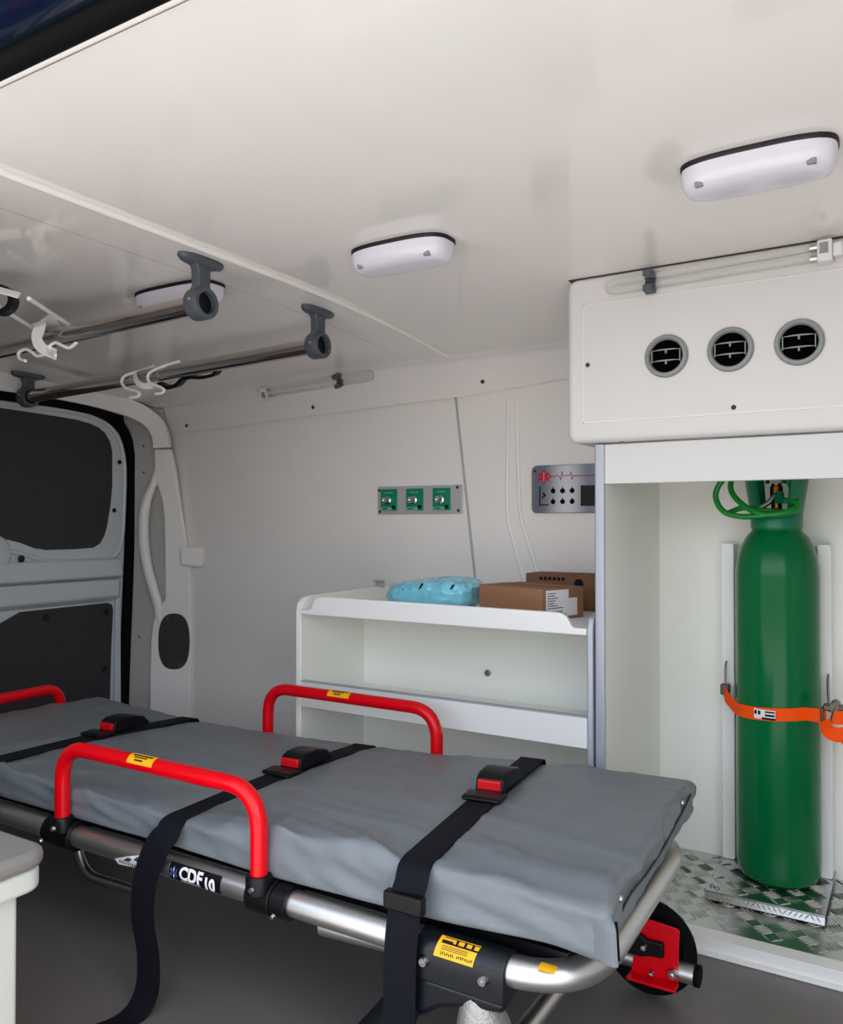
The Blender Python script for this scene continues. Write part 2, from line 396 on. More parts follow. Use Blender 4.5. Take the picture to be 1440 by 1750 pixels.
for x, z in ((-2.287, .478), (-2.247, .318)):
    screw(PD(along(x), .008, z), (.5087, -.8609, 0), .004, cov)
cl = dprism([(-2.248, .734), (-2.176, .734), (-2.176, .668), (-2.188, .662), (-2.244, .668)], .002, .03).build('trim_8', 'trimw', bevel=.008)
struct(cl)
for x, z in ((-2.372, 1.095), (-2.372, 1.0), (-2.383, .41)):
    screw(PD(along(x), -.022, z), (.5087, -.8609, 0), .0045, pillar, 'screw', 'gap')

# ================================================================ ceiling lamps
def ceiling_lamp(x0, x1, y0, y1, label):
    cx, cy = (x0+x1)/2, (y0+y1)/2; zt = zceil(cx, cy)
    L, W = (x1-x0)/2, (y1-y0)/2
    t = thing('ceiling_lamp', label, 'lamp', (cx, cy, zt), 'oval ceiling lamps')
    def ring(sx, sy, z, n=48, p=3.2):
        out = []
        for k in range(n):
            a = 2*math.pi*k/n; c, s = math.cos(a), math.sin(a)
            rr = (abs(c)**p + abs(s)**p)**(-1/p)
            out.append((sx*rr*c, sy*rr*s, z))
        return out
    def loft(rings):
        m = MB(); n = len(rings[0]); vs = [p for r_ in rings for p in r_]; fs = []
        for i in range(len(rings)-1):
            for k in range(n): fs.append((i*n+k, i*n+(k+1) % n, (i+1)*n+(k+1) % n, (i+1)*n+k))
        fs.append(tuple(range(n))); fs.append(tuple((len(rings)-1)*n+k for k in range(n)))
        return m.add(vs, fs)
    loft([ring(L, W, 0), ring(L, W, -.005), ring(L*.985, W*.97, -.007)]).build('gasket', 'gasket', t)
    loft([ring(L*.985, W*.965, -.005), ring(L*.985, W*.965, -.016), ring(L*.975, W*.93, -.025), ring(L*.95, W*.84, -.033), ring(L*.91, W*.70, -.038), ring(L*.86, W*.52, -.0405), ring(L*.8, W*.4, -.041)]).build('lens', 'lens', t, angle=60)
    for s in (-1, 1):
        MB().box((s*L*.70-.006, -W*.62-.006, -.0375), (s*L*.70+.006, -W*.62+.005, -.030)).build('screw_recess', 'ventg', t, bevel=.0015)
    return t
ceiling_lamp(-.916, -.711, 1.222, 1.318, 'oval ceiling lamp in the middle, just in front of the white roof bead')
ceiling_lamp(-.293, -.088, 1.168, 1.262, 'oval ceiling lamp above the air vents, nearest the camera')
ceiling_lamp(-1.505, -1.265, 1.208, 1.300, 'oval ceiling lamp half hidden behind the handrail bracket')

# ================================================================ air duct housing with round vents
duct = thing('air_duct_housing', 'white box under the roof with three round grey air vents', 'air vent', (-.16, 1.62, .985))
hp = rrect(-.622, .298, .983, 1.322, .022)
MB().prism(hp, 'y', 1.602, 2.06).build('body', 'panelw', duct, bevel=.012, bseg=4)
MB().box((-.585, 1.599, 1.024), (.28, 1.604, 1.263)).build('front_panel', 'panelw', duct, bevel=.001)
fr_ = MB()
for a, b in (((-.5865, 1.5992, 1.0225), (.28, 1.6025, 1.0245)), ((-.5865, 1.5992, 1.2625), (.28, 1.6025, 1.2645)), ((-.5865, 1.5992, 1.0225), (-.5845, 1.6025, 1.2645))): fr_.box(a, b)
fr_.build('panel_joint', 'trimw', duct)
MB().box((-.619, 1.6045, 1.3205), (.298, 2.0, 1.3235)).build('gasket', 'gap', duct)
for x in (-.417, -.299, -.182):
    v = MB().lathe([(.0415, 0), (.0415, .004), (.039, .008), (.034, .0095), (.0315, .006), (.031, -.012)], (x, 1.599, 1.142), (0, -1, 0), 40).build('air_vent', 'ventg', duct)
    MB().lathe([(.0312, .0), (.0312, .0015), (0, .0015)], (x, 1.599, 1.142), (0, -1, 0), 32).build('vent_shade_disc', 'ventd', v)  # flat disc, the dark of the vent recess put into its black colour
    for dz, hw in ((.012, .025), (-.009, .026)):
        lv = MB().prism([(-hw, 0), (-hw*.6, .0014), (0, .0020), (hw*.6, .0014), (hw, 0), (hw, -.0008), (-hw, -.0008)], 'y', -.0015, .0015, Matrix.Translation((x, 1.5945, 1.142+dz)))
        lv.build('louver', 'ventg', v)
        MB().box((x-.0016, 1.593, 1.142+dz-.007), (x+.0016, 1.5965, 1.142+dz)).build('louver_tab', 'ventg', v)
    for s in (-1, 1):
        MB().box((x+s*.0268-.0009, 1.592, 1.142-.012), (x+s*.0268+.0009, 1.598, 1.142+.012)).build('louver_hinge', 'ventg', v)
for x, z in ((-.576, 1.141), (-.294, 1.034)): screw((x, 1.599, z), (0, -1, 0), .0045, duct, m='gap')
screw((-.512, 1.617, .983), (0, 0, -1), .006, duct)
# twin-tube germicidal lamps
def tube_lamp(pts, wd, label, clip_t):
    """pts: socket end and far end of the lamp axis; wd: direction between the twin tubes"""
    a, b = Vector(pts[0]), Vector(pts[1]); w = Vector(wd).normalized(); ax = (b-a).normalized(); out = ax.cross(w)
    if out.y > 0: out = -out
    t = thing('tube_lamp', label, 'lamp', a, 'clear twin tube lamps')
    path = [a + w*.0095] + [b - ax*.012 + w*.0095] + [b + w*.0095*.6] + [b - w*.0095*.6] + [b - ax*.012 - w*.0095] + [a - w*.0095]
    MB().tube(round_path(path, .008, 4), .0075, 12).build('glass_tube', 'glass', t)
    MB().tube([a - ax*.002 + w*.0095, a + ax*.012 + w*.0095], .0045, 8).build('electrode', 'alu', t)
    MB().tube([a - ax*.002 - w*.0095, a + ax*.012 - w*.0095], .0045, 8).build('electrode', 'alu', t)
    mt = Matrix((tuple(ax) + (0,), tuple(w) + (0,), tuple(out) + (0,), (0, 0, 0, 1))).transposed(); mt.translation = a
    so = MB().box((-.024, -.019, -.016), (.0, .019, .012), mt).build('socket', 'socket', t, bevel=.003)
    MB().box((-.018, -.006, .0115), (-.004, .013, .0128), mt).build('rating_print', 'ventg', so)
    MB().box((-.04, -.012, -.016), (-.024, .012, .008), mt).build('cable_boss', 'socket', t, bevel=.003)
    k = (b-a).length*clip_t
    cl_ = MB().box((k-.010, -.021, -.017), (k+.010, .021, -.009), mt)
    cl_.box((k-.009, .014, -.017), (k+.009, .021, .011), mt).box((k-.009, -.021, -.017), (k+.009, -.014, .011), mt)
    cl_.box((k-.009, -.021, .008), (k+.009, -.008, .012), mt).box((k-.009, .008, .008), (k+.009, .021, .012), mt)
    cl_.build('clip', 'plasg', t, bevel=.0015)
    adopt(t); return t
for o in (duct,): adopt(o)
tube_lamp(((-.150, 1.582, 1.293), (-.525, 1.582, 1.287)), (0, 0, 1), 'clear twin tube lamp clipped along the top of the white vent box', .79)
tube_lamp(((-1.815, 2.02, 1.245), (-1.405, 2.02, 1.262)), (0, .5, -1), 'clear twin tube lamp on the far wall below the handrail end', .69)

# ================================================================ handrails under the roof
def handrail(x0, x1, y, z0, z1, label, brackets):
    t = thing('handrail', label, 'handrail', ((x0+x1)/2, y, (z0+z1)/2), 'steel handrails under the roof')
    MB().tube([(x0, y, z0), (x1, y, z1)], .019, 24).build('bar', 'steel', t)
    for bx in brackets:
        bz = lerp(z0, z1, (bx-x0)/(x1-x0)); zt = zceil(bx, y); s = 1 if bx > (x0+x1)/2 else -1
        fl = MB(); n = 28
        rings = []
        for (sc, z) in ((1, zt), (1, zt-.006), (.9, zt-.011), (.62, zt-.015)):
            rings.append([(bx + .020*sc*math.cos(a)*1.0, y + (.056*sc)*math.copysign(abs(math.sin(a))**.8, math.sin(a)), z) for a in [2*math.pi*k/n for k in range(n)]])
        vs = [p for r_ in rings for p in r_]; fs = [tuple(range(n)), tuple(3*n+k for k in range(n))]
        for i in range(3):
            for k in range(n): fs.append((i*n+k, i*n+(k+1) % n, (i+1)*n+(k+1) % n, (i+1)*n+k))
        fl.add(vs, fs)
        br = fl.build('bracket', 'plasg', t, angle=50)
        stem = [(y-.024, zt-.010), (y-.017, zt-.024), (y-.0155, bz+.034), (y-.022, bz+.022), (y+.022, bz+.022), (y+.0155, bz+.034), (y+.017, zt-.024), (y+.024, zt-.010)]
        MB().prism(stem, 'x', bx-.011, bx+.011).build('stem', 'plasg', br, bevel=.004)
        MB().lathe([(.0195, -.017), (.030, -.017), (.0315, -.014), (.0315, .014), (.030, .017), (.0215, .017), (.0215, .0), (.0195, -.017)], (bx, y, bz), (1, 0, 0), 32).build('collar', 'plasg', br)
        MB().lathe([(.020, 0), (.020, .001), (.0, .001)], (bx + s*.0055, y, bz), (s, 0, 0), 20).build('tube_end', 'blackp', br)
        screw((bx + .002, y-.0312, bz+.002), (0, -1, 0), .0042, br, m='chrome')
        screw((bx - .006, y-.030, zt-.0105), (0, 0, -1), .0035, br, m='chrome')
    adopt(t); return t
handrail(-2.30, -1.18, 1.128, 1.215, 1.243, 'near steel handrail under the roof, its grey bracket hiding a lamp', (-1.185, -2.29))
handrail(-2.365, -1.215, 1.53, 1.208, 1.240, 'far steel handrail under the roof running back to the rear door', (-1.218, -2.355))

# ---- drip hooks on the handrails
def wire(pts, r=.0032, seg=8, n=6): return MB().tube(smooth_path(pts, n), r, seg)
h = thing('drip_hanger', 'white folding drip hanger with black strap on the near handrail', 'hook', (-1.63, 1.11, 1.25), 'white drip hangers')
MB().tube([(-1.645, 1.186, 1.262), (-1.505, .978, 1.264)], .0045, 8).build('rod', 'hookw', h)
MB().tube([(-1.735, 1.150, 1.262), (-1.605, .962, 1.266)], .0045, 8).build('rod', 'hookw', h)
MB().ribbon([(-1.600, .955, 1.268), (-1.585, .925, 1.276), (-1.55, .925, 1.280), (-1.515, .965, 1.268)], (-.4, .6, .6), .02, .003).build('end_bow', 'hookw', h)
pl = MB().prism([(-1.735, 1.148), (-1.715, 1.12), (-1.585, 1.075), (-1.60, 1.105), (-1.64, 1.14)], 'z', 1.2600, 1.2632).build('plate', 'hookw', h)
screw((-1.668, 1.112, 1.260), (0, 0, -1), .006, pl)
MB().ribbon(smooth_path([(-1.655, 1.098, 1.260), (-1.628, 1.085, 1.245), (-1.640, 1.085, 1.222), (-1.628, 1.090, 1.200), (-1.600, 1.105, 1.185)], 5), (1, .25, 0), .026, .003).build('saddle', 'hookw', h)
wire([(-1.615, 1.10, 1.190), (-1.655, 1.098, 1.186), (-1.672, 1.096, 1.196), (-1.695, 1.094, 1.205), (-1.716, 1.092, 1.199), (-1.706, 1.088, 1.184), (-1.680, 1.085, 1.176)], .0036).build('hook', 'hookw', h)
wire([(-1.525, 1.10, 1.201), (-1.548, 1.10, 1.193), (-1.570, 1.098, 1.200), (-1.592, 1.096, 1.208), (-1.610, 1.094, 1.200), (-1.600, 1.09, 1.186), (-1.575, 1.086, 1.177)], .0036).build('hook', 'hookw', h)
ringp = []
for k in range(15):
    a = R(120 - 330*k/14)
    ringp.append((-1.560 + .023*math.cos(a), .953 + .014*math.cos(a), 1.262 + .025*math.sin(a)))
MB().ribbon(ringp, (-.5, .8, .1), .026, .011).build('strap_loop', 'blackp', h)
adopt(h)
h = thing('drip_hanger', 'pair of white S shaped drip hooks on the far handrail', 'hook', (-1.79, 1.53, 1.23), 'white drip hangers')
wire([(-1.80, 1.545, 1.252), (-1.84, 1.520, 1.236), (-1.872, 1.503, 1.225), (-1.881, 1.500, 1.207), (-1.862, 1.500, 1.189), (-1.825, 1.500, 1.179), (-1.808, 1.500, 1.170), (-1.816, 1.498, 1.162), (-1.842, 1.496, 1.161)], .004).build('hook', 'hookw', h)
wire([(-1.690, 1.535, 1.252), (-1.735, 1.512, 1.238), (-1.766, 1.500, 1.224), (-1.773, 1.498, 1.208), (-1.760, 1.498, 1.193), (-1.725, 1.498, 1.181), (-1.709, 1.498, 1.171), (-1.716, 1.496, 1.164), (-1.738, 1.494, 1.163)], .004).build('hook', 'hookw', h)
MB().ribbon(smooth_path([(-1.838, 1.508, 1.228), (-1.829, 1.503, 1.215), (-1.818, 1.503, 1.201), (-1.80, 1.506, 1.192), (-1.772, 1.512, 1.191)], 5), (.8, -.2, .5), .018, .003).build('saddle', 'hookw', h)
MB().ribbon(smooth_path([(-1.775, 1.54, 1.200), (-1.745, 1.545, 1.189), (-1.715, 1.55, 1.193), (-1.690, 1.55, 1.207), (-1.655, 1.55, 1.211)], 5), (0, 1, .3), .02, .010).build('strap_hook', 'blackp', h)
MB().ribbon(smooth_path([(-1.655, 1.55, 1.209), (-1.615, 1.55, 1.205), (-1.575, 1.55, 1.209), (-1.562, 1.55, 1.222)], 5), (0, 1, .3), .02, .008).build('strap_hook', 'blackp', h)
adopt(h)

# ================================================================ things on the far wall
ox = thing('oxygen_outlet_panel', 'metal wall plate with three green gas outlets', 'gas outlet', (-1.27, 2.077, .887))
mt = Matrix.Translation((-1.27, 2.077, .887)) @ Matrix.Rotation(R(0), 4, 'Y')
MB().box((-.147, -.006, -.042), (.147, 0, .042), mt).build('plate', 'plate', ox, bevel=.002)
for i, x in enumerate((-1.374, -1.282, -1.19)):
    q = MB().box((x-.0295, 2.068, .856), (x+.0295, 2.0715, .921)).build('outlet', 'gsq', ox, bevel=.001)
    MB().box((x-.028, 2.0675, .857), (x+.011, 2.0684, .8665)).build('outlet_label', 'gsq2', q)
    MB().box((x-.022, 2.0674, .8605), (x-.004, 2.0679, .8630)).build('print_line', 'ink', q)
    MB().box((x-.016, 2.0672, .9085), (x+.014, 2.0682, .9115)).build('print_line', 'gsq2', q)
    MB().lathe([(.0125, 0), (.0125, .004), (.008, .006), (.0072, .014), (.0095, .016), (.0095, .022), (.006, .026), (.0035, .026), (.0035, .02), (0, .02)], (x-.002, 2.068, .887), (0, -1, 0), 20).build('nozzle', 'chrome', q)
    MB().lathe([(.0058, 0), (.005, .004), (0, .004)], (x+.018, 2.068, .8665), (0, -1, 0), 14).build('release_button', 'blackp', q)
for x, z in ((-1.41, .918), (-1.407, .853), (-1.138, .922), (-1.135, .855)): screw((x, 2.0712, z), (0, -1, 0), .0045, ox, m='gap')
adopt(ox)
cp = thing('control_panel', 'grey metal control plate with red star emblem and push icons', 'control panel', (-.80, 2.074, .91))
MB().prism(rrect(-.905, -.60, .846, .974, .014), 'y', 2.066, 2.073).build('plate', 'panel', cp, bevel=.0015)
def star6(cx, cz, r, y, mname, parent, yt=.0006):
    m = MB()
    for k in range(3):
        mm = Matrix.Translation((cx, y, cz)) @ Matrix.Rotation(R(60*k), 4, 'Y')
        m.box((-r*.26, -yt-.0001*k, -r), (r*.26, 0, r), mm)
    return m.build('star_emblem', mname, parent)
st = star6(-.868, .944, .017, 2.0658, 'redink', cp)
MB().tube([(-.868, 2.0648, .932), (-.868, 2.0648, .956)], .0008, 6).build('staff', 'paper', st)
ecg = [(-.850, .944), (-.835, .944), (-.829, .947), (-.824, .944), (-.820, .934), (-.816, .957), (-.812, .944), (-.800, .946), (-.795, .944), (-.791, .955), (-.788, .934), (-.785, .944), (-.74, .944), (-.62, .944)]
MB().tube([(a, 2.0655, b) for a, b in ecg], .0011, 6).build('pulse_line', 'redink', cp)
MB().lathe([(.003, 0), (.003, .001), (0, .001)], (-.850, 2.066, .944), (0, -1, 0), 10).build('pulse_dot', 'redink', cp)
for i in range(3):
    for j in range(2):
        x = -.842 + i*.027; z = .905 - j*.029
        b = MB().lathe([(.0048, .0), (.0048, .0012), (.0066, .0012), (.0066, 0)], (x, 2.066, z), (0, -1, 0), 12).build('push_icon', 'ink', cp)
        MB().box((x-.001, 2.0645, z+.004), (x+.001, 2.0652, z+.0105)).build('icon_mark', 'ink', b)
MB().prism([(-.882, .866), (-.882, .918), (-.879, .918), (-.879, .869), (-.855, .869), (-.855, .866)], 'y', 2.0652, 2.066).build('print_frame', 'ink', cp)
MB().prism([(-.874, .885), (-.862, .893), (-.869, .901), (-.873, .900), (-.868, .893), (-.876, .888)], 'y', 2.0652, 2.066).build('switch_mark', 'ink', cp)
MB().box((-.764, 2.0645, .864), (-.64, 2.0662, .918)).build('display_window', 'blackp', cp)
screw((-.895, 2.066, .960), (0, -1, 0), .004, cp, m='gap')
adopt(cp)

# ================================================================ shelf unit against the far wall
sh = thing('shelf_unit', 'open white shelf unit with raised rims against the far wall', 'shelf', (-.96, 1.85, 0))
sp = [(1.622, 0), (1.622, .592), (1.626, .612), (1.640, .626), (1.66, .631), (2.03, .634), (2.03, 0)]
MB().prism(sp, 'x', -1.362, -1.345).build('side_panel', 'cream', sh, bevel=.003)
sp2 = [(1.622, 0), (1.622, .60), (1.63, .622), (1.65, .63), (2.03, .63), (2.03, 0)]
MB().prism(sp2, 'x', -.588, -.575).build('side_panel', 'edge', sh, bevel=.003)
MB().box((-1.345, 1.63, .586), (-.588, 2.05, .601)).build('top_board', 'white', sh, bevel=.0015)
rp = [(-1.345, .587), (-1.345, .6005), (-1.316, .6005), (-1.309, .604), (-1.305, .615), (-1.300, .625), (-1.290, .632), (-1.275, .635), (-.655, .6315), (-.640, .629), (-.630, .622), (-.624, .612), (-.621, .604), (-.615, .6015), (-.588, .6015), (-.588, .587)]
MB().prism(rp, 'y', 1.618, 1.632).build('front_rim', 'white', sh, bevel=.003)
MB().box((-1.345, 1.90, .02), (-.588, 1.912, .586)).build('back_board', 'cream', sh)
MB().box((-1.345, 1.636, .350), (-.588, 1.90, .367)).build('shelf_board', 'cream', sh, bevel=.001)
lip = MB().box((-1.345, 1.622, .354), (-.588, 1.636, .417)).build('shelf_lip', 'white', sh, bevel=.001)
MB().box((-1.345, 1.6215, .417), (-.588, 1.6365, .4198)).build('edge_band', 'edge', lip)
MB().box((-1.345, 1.636, .05), (-.588, 1.90, .067)).build('shelf_board', 'cream', sh, bevel=.001)
screw((-.955, 1.90, .432), (0, -1, 0), .009, sh, 'bolt', 'screw', .007)
MB().prism([(1.985, .630), (1.985, .652), (1.968, .652), (1.968, .648), (1.980, .648), (1.980, .630)], 'x', -1.362, -1.332).build('wall_clip', 'jamb', sh)
adopt(sh)
# on the shelf
def bag():
    m = MB(); nu, nv = 120, 56; pts = []; fs = []
    for i in range(nu):
        for j in range(nv):
            a = 2*math.pi*i/nu; b = math.pi*j/(nv-1)
            ca = math.copysign(abs(math.cos(a))**.55, math.cos(a)); sa = math.copysign(abs(math.sin(a))**.55, math.sin(a))
            sb = math.sin(b)**.6; cb = math.copysign(abs(math.cos(b))**.75, math.cos(b))
            x = .116*ca*sb; y = .08*sa*sb; z = .035*cb
            q = Vector((x*26 + z*10, y*26, z*34))
            rid = 1-2*abs(noise.noise(q)); rid2 = 1-2*abs(noise.noise(q*2.3 + Vector((4, 1, 7))))
            d = .055*rid + .035*rid2 + .05*noise.noise(Vector((x*12+2, y*12, z*12)))
            tz = z/.035*.5+.5
            k = 1 + d*(.5 + .6*tz); slope = .012*(x/.116)*tz
            pts.append((-1.052 + x*k, 1.80 + y*k, max(.6025, .637 + z*k + slope + .006*rid*tz)))
    for i in range(nu):
        for j in range(nv-1): fs.append((i*nv+j, ((i+1) % nu)*nv+j, ((i+1) % nu)*nv+j+1, i*nv+j+1))
    return m.add(pts, fs).build('bag', 'bag', angle=22)
bg = bag(); bg.name = 'wrapped_pack'
tag(bg, 'crumpled pale blue plastic pack on the shelf top', 'pack')
for x, z, w in ((-1.050, .662, .008), (-.962, .664, .007), (-1.105, .650, .004)):
    q = MB().prism([(-.5, -1), (0, -.6), (.6, 1), (.1, 1.3), (-.3, .4)], 'y', -.0006, .0006, Matrix.Translation((x, 1.7235, z)) @ Matrix.Rotation(R(-30), 4, 'X') @ Matrix.Diagonal((w, 1, w, 1))).build('print_mark', 'ink', bg)
bxr = Matrix.Translation((-.787, 1.79, .602)) @ Matrix.Rotation(R(-19), 4, 'Z')
b1 = thing('cardboard_box', 'closed brown cardboard box with white shipping label beside the blue pack', 'box', (-.787, 1.79, .602), 'cardboard boxes on the shelf')
MB().box((-.1, -.072, 0), (.1, .072, .070), bxr).build('carton', 'card', b1, bevel=.0015)
MB().box((-.1004, -.012, .0695), (.1004, .012, .0705), bxr).build('tape', 'card2', b1)
lb = MB().box((.1001, -.058, .012), (.1007, .018, .066), bxr).build('shipping_label', 'paper', b1)
lp = MB()
for k in range(7):
    w = random.uniform(.02, .055); lp.box((.1007, -.053, .058-k*.0055), (.1009, -.053+w, .0595-k*.0055), bxr)
for k in range(14): lp.box((.1007, -.053+k*.0037, .013), (.1009, -.0515+k*.0037, .0195), bxr)
lp.build('label_print', 'ink', lb)
MB().box((.1002, .01, .006), (.1008, .048, .046), bxr).build('shipping_label', 'paper', b1)
adopt(b1)
b2 = thing('cardboard_box', 'darker brown cardboard box at the back against the cabinet side', 'box', (-.74, 1.99, .602), 'cardboard boxes on the shelf')
MB().box((-.868, 1.945, .602), (-.60, 2.035, .690)).build('carton', 'card2', b2, bevel=.0015)
MB().lathe([(.012, 0), (.012, .0006), (0, .0006)], (-.725, 1.945, .668), (0, -1, 0), 18).build('hand_hole', 'ink', b2)
pr = MB()
for k in range(6): pr.box((-.83+k*.012, 1.9443, .674), (-.822+k*.012, 1.945, .682))
pr.build('carton_print', 'ink', b2)
adopt(b2)

# ================================================================ cylinder cabinet
cab = thing('cylinder_cabinet', 'tall open white cabinet with tread plate floor housing the cylinder', 'cabinet', (-.2, 1.83, 0))
MB().box((-.569, 1.632, 0), (-.551, 2.06, .978)).build('side_panel', 'cream', cab, bevel=.001)
MB().prism(rrect(-.5715, -.5505, 1.624, 1.634, .004), 'z', .0, .980).build('edge_profile', 'edge', cab)
MB().box((-.5505, 1.627, .899), (.298, 1.645, .980)).build('header', 'panelw', cab, bevel=.0015)
MB().box((-.551, 2.04, 0), (.298, 2.052, .978)).build('back_panel', 'cream', cab)
base = MB().box((-.5505, 1.634, .0005), (.298, 2.04, .028)).build('base_board', 'white', cab)
sill = MB().box((-.5505, 1.622, .006), (.298, 1.634, .0275))
sill.box((-.5505, 1.622, .0275), (.298, 1.662, .0305))
sill.build('sill_profile', 'gloss', cab, bevel=.001)
MB().box((-.5505, 1.612, .0005), (.298, 1.634, .006)).build('sill_foot', 'gloss', cab, bevel=.001)
MB().box((-.5505, 1.662, .028), (.298, 2.04, .0295)).build('tread_sheet', 'diamond', cab)
def tread(region, z, pitch=.040):
    m = MB(); x0, x1, y0, y1 = region; i = 0; y = y0
    while y < y1:
        x = x0; j = 0
        while x < x1:
            ang = 45 if (i+j) % 2 == 0 else -45
            mm = Matrix.Translation((x, y, z)) @ Matrix.Rotation(R(ang), 4, 'Z')
            for k in range(5):
                o = (k-2)*.0070; L = .0170 if abs(k-2) < 2 else .0150
                vs = [mm @ Vector(p) for p in ((-L, o, 0), (0, o-.0020, 0), (L, o, 0), (0, o+.0020, 0), (-L*.5, o, .0018), (L*.5, o, .0018))]
                if all(region[0]-.004 < v.x < region[1]+.004 and region[2]-.004 < v.y < region[3]+.004 for v in vs[:4]):
                    m.add(vs, [(0, 1, 4), (1, 5, 4), (1, 2, 5), (2, 3, 5), (3, 4, 5), (3, 0, 4)])
            x += pitch; j += 1
        y += pitch; i += 1
    return m
td = tread((-.545, .29, 1.672, 2.035), .0295).build('tread_bars', 'diamond', cab, smooth=False, recalc=False); td['kind'] = 'stuff'
adopt(cab)
# cylinder cradle: raised tread plate with turned-down front and a back channel
cr = thing('cylinder_cradle', 'white wall channel and raised tread plate holding the cylinder', 'bracket', (-.27, 1.95, .03))
CX, CY, CR = -.268, 1.938, .0853
cb = MB().box((-.392, 1.792, .044), (-.164, 2.038, .0465)).build('plate', 'diamond', cr)
lipo = MB().prism([(1.785, .0325), (1.7945, .0470), (1.798, .0470), (1.7885, .0325)], 'x', -.392, -.164).build('front_lip', 'diamond', cr)
lt = MB()
for k in range(22):
    x = -.386 + k*.0100; t = .0055 if (k//5) % 2 else -.0055
    a, b = Vector((x-t, 1.7862, .0345)), Vector((x+t, 1.7935, .0455)); n_ = Vector((0, -.836, .548))
    m_ = (a+b)/2; wv = (b-a).cross(n_).normalized()*.0014
    lt.add([a, m_-wv, b, m_+wv, m_+n_*.0016], [(0, 1, 4), (1, 2, 4), (2, 3, 4), (3, 0, 4)])
lt = lt.build('tread_bars', 'diamond', lipo, smooth=False, recalc=False); lt['kind'] = 'stuff'
MB().box((-.390, 1.7935, .0296), (-.166, 1.7965, .0335)).build('lip_shade_strip', 'rubber', cr)  # black strip stands in for the shadow under the lip
MB().box((-.385, 1.83, .0296), (-.175, 2.03, .044)).build('spacer', 'gap', cr)
td = tread((-.388, -.170, 1.80, 2.03), .0465).build('tread_bars', 'diamond', cr, smooth=False, recalc=False); td['kind'] = 'stuff'
ch = MB().box((-.392, 1.99, .047), (-.170, 2.0395, .05))
for x0, x1 in ((-.394, -.366), (-.193, -.166)):
    MB().prism(rrect(x0, x1, .047, .772, .006), 'y', 1.984, 2.0395).build('upright', 'gloss', cr, bevel=.002)
MB().box((-.368, 2.025, .05), (-.194, 2.0395, .765)).build('back_channel', 'gloss', cr)
for x, z in ((-.383, .47), (-.172, .46)):
    MB().tube(smooth_path([(x, 1.983, z+.03), (x, 1.972, z+.022), (x, 1.97, z), (x+.002, 1.965, z-.03), (x+.004, 1.955, z-.045)], 4), .0022, 8).build('wire_hook', 'screw', cr)
for x in (-.383, -.372, -.181): screw((x, 1.815 if x > -.38 else 1.82, .0465), (0, 0, 1), .005, cr, m='screw')
adopt(cr)
cy = thing('oxygen_cylinder', 'tall green gas cylinder strapped upright in the cabinet', 'cylinder', (CX, CY, .0465))
prof = [(0, .0022), (CR*.62, .0022), (CR*.80, .004), (CR*.92, .012), (CR*.985, .026), (CR, .045), (CR, .66), (CR*.985, .678), (CR*.94, .700), (CR*.86, .722), (CR*.75, .741), (CR*.64, .752), (CR*.60, .757), (CR*.60, .768), (CR*.5, .770), (0, .770)]
MB().lathe(prof, (CX, CY, .0465), (0, 0, 1), 64).build('bottle', 'green', cy, angle=30)
g = MB().lathe([(CR*.62, .762), (CR*.62, .789), (CR*.60, .792), (CR*.50, .792), (CR*.5, .762)], (CX, CY, .0465), (0, 0, 1), 40)
g.build('guard_ring', 'greenp', cy)
def guard_wall(s):
    m = MB()
    outer = []
    for k in range(9):
        a = R(-55 + 110*k/8); outer.append(a)
    vs = []; fs = []
    for zi, (z, rs) in enumerate(((.836, .62), (.88, .70), (.935, .80), (.955, .80))):
        for a in outer:
            for rr in (rs, rs-.10): vs.append((CX + s*CR*rr*math.cos(a), CY + CR*rr*math.sin(a)*1.05, z))
    w = 18
    for zi in range(3):
        for k in range(8):
            for q in (0, 1):
                i0 = zi*w + k*2 + q; fs.append((i0, i0+2, i0+2+w, i0+w))
        for e in (0, 16): fs.append((zi*w+e, zi*w+e+1, (zi+1)*w+e+1, (zi+1)*w+e))
    for k in range(8): fs.append((3*w+k*2, 3*w+k*2+1, 3*w+k*2+3, 3*w+k*2+2))
    return m.add(vs, fs).build('guard_wall', 'greenp', cy)
for s in (-1, 1): guard_wall(s)
MB().lathe([(.016, .77), (.016, .80), (.011, .805), (.011, .83), (.013, .832), (.013, .852), (.0105, .854), (.0105, .875)], (CX, CY, .0465), (0, 0, 1), 20).build('valve', 'brass', cy)
vb = MB().lathe([(.022, 0), (.022, .022), (.017, .026), (.017, .04)], (CX, CY-.002, .905), (0, 0, 1), 6).build('regulator', 'chrome', cy)
MB().tube([(CX-.045, CY-.01, .925), (CX+.03, CY-.01, .925)], .012, 14).build('regulator_body', 'blackp', vb)
MB().tube([(CX+.004, CY-.018, .882), (CX-.012, CY-.036, .862), (CX-.03, CY-.046, .850)], .0055, 10).build('hose_barb', 'chrome', cy)
MB().tube([(CX+.008, CY-.022, .882), (CX+.012, CY-.034, .866)], .010, 12).build('hose_nut', 'greenp', cy)
hose = [(CX+.02, CY-.03, .868), (CX+.043, CY-.045, .862), (CX+.046, CY-.052, .848), (CX+.02, CY-.066, .838), (CX-.02, CY-.072, .838), (CX-.055, CY-.06, .855), (CX-.085, CY-.04, .885), (CX-.087, CY-.03, .915), (CX-.06, CY-.03, .930), (CX-.02, CY-.03, .92), (CX-.06, CY-.05, .94), (CX-.10, CY-.055, .915), (CX-.117, CY-.055, .88), (CX-.10, CY-.06, .845), (CX-.06, CY-.068, .833), (CX-.01, CY-.072, .836), (CX+.035, CY-.06, .845), (CX+.045, CY-.03, .87), (CX+.03, CY-.01, .9), (CX+.02, CY-.01, .93)]
MB().tube(smooth_path(hose, 7), .0062, 12).build('hose', 'greenh', cy)
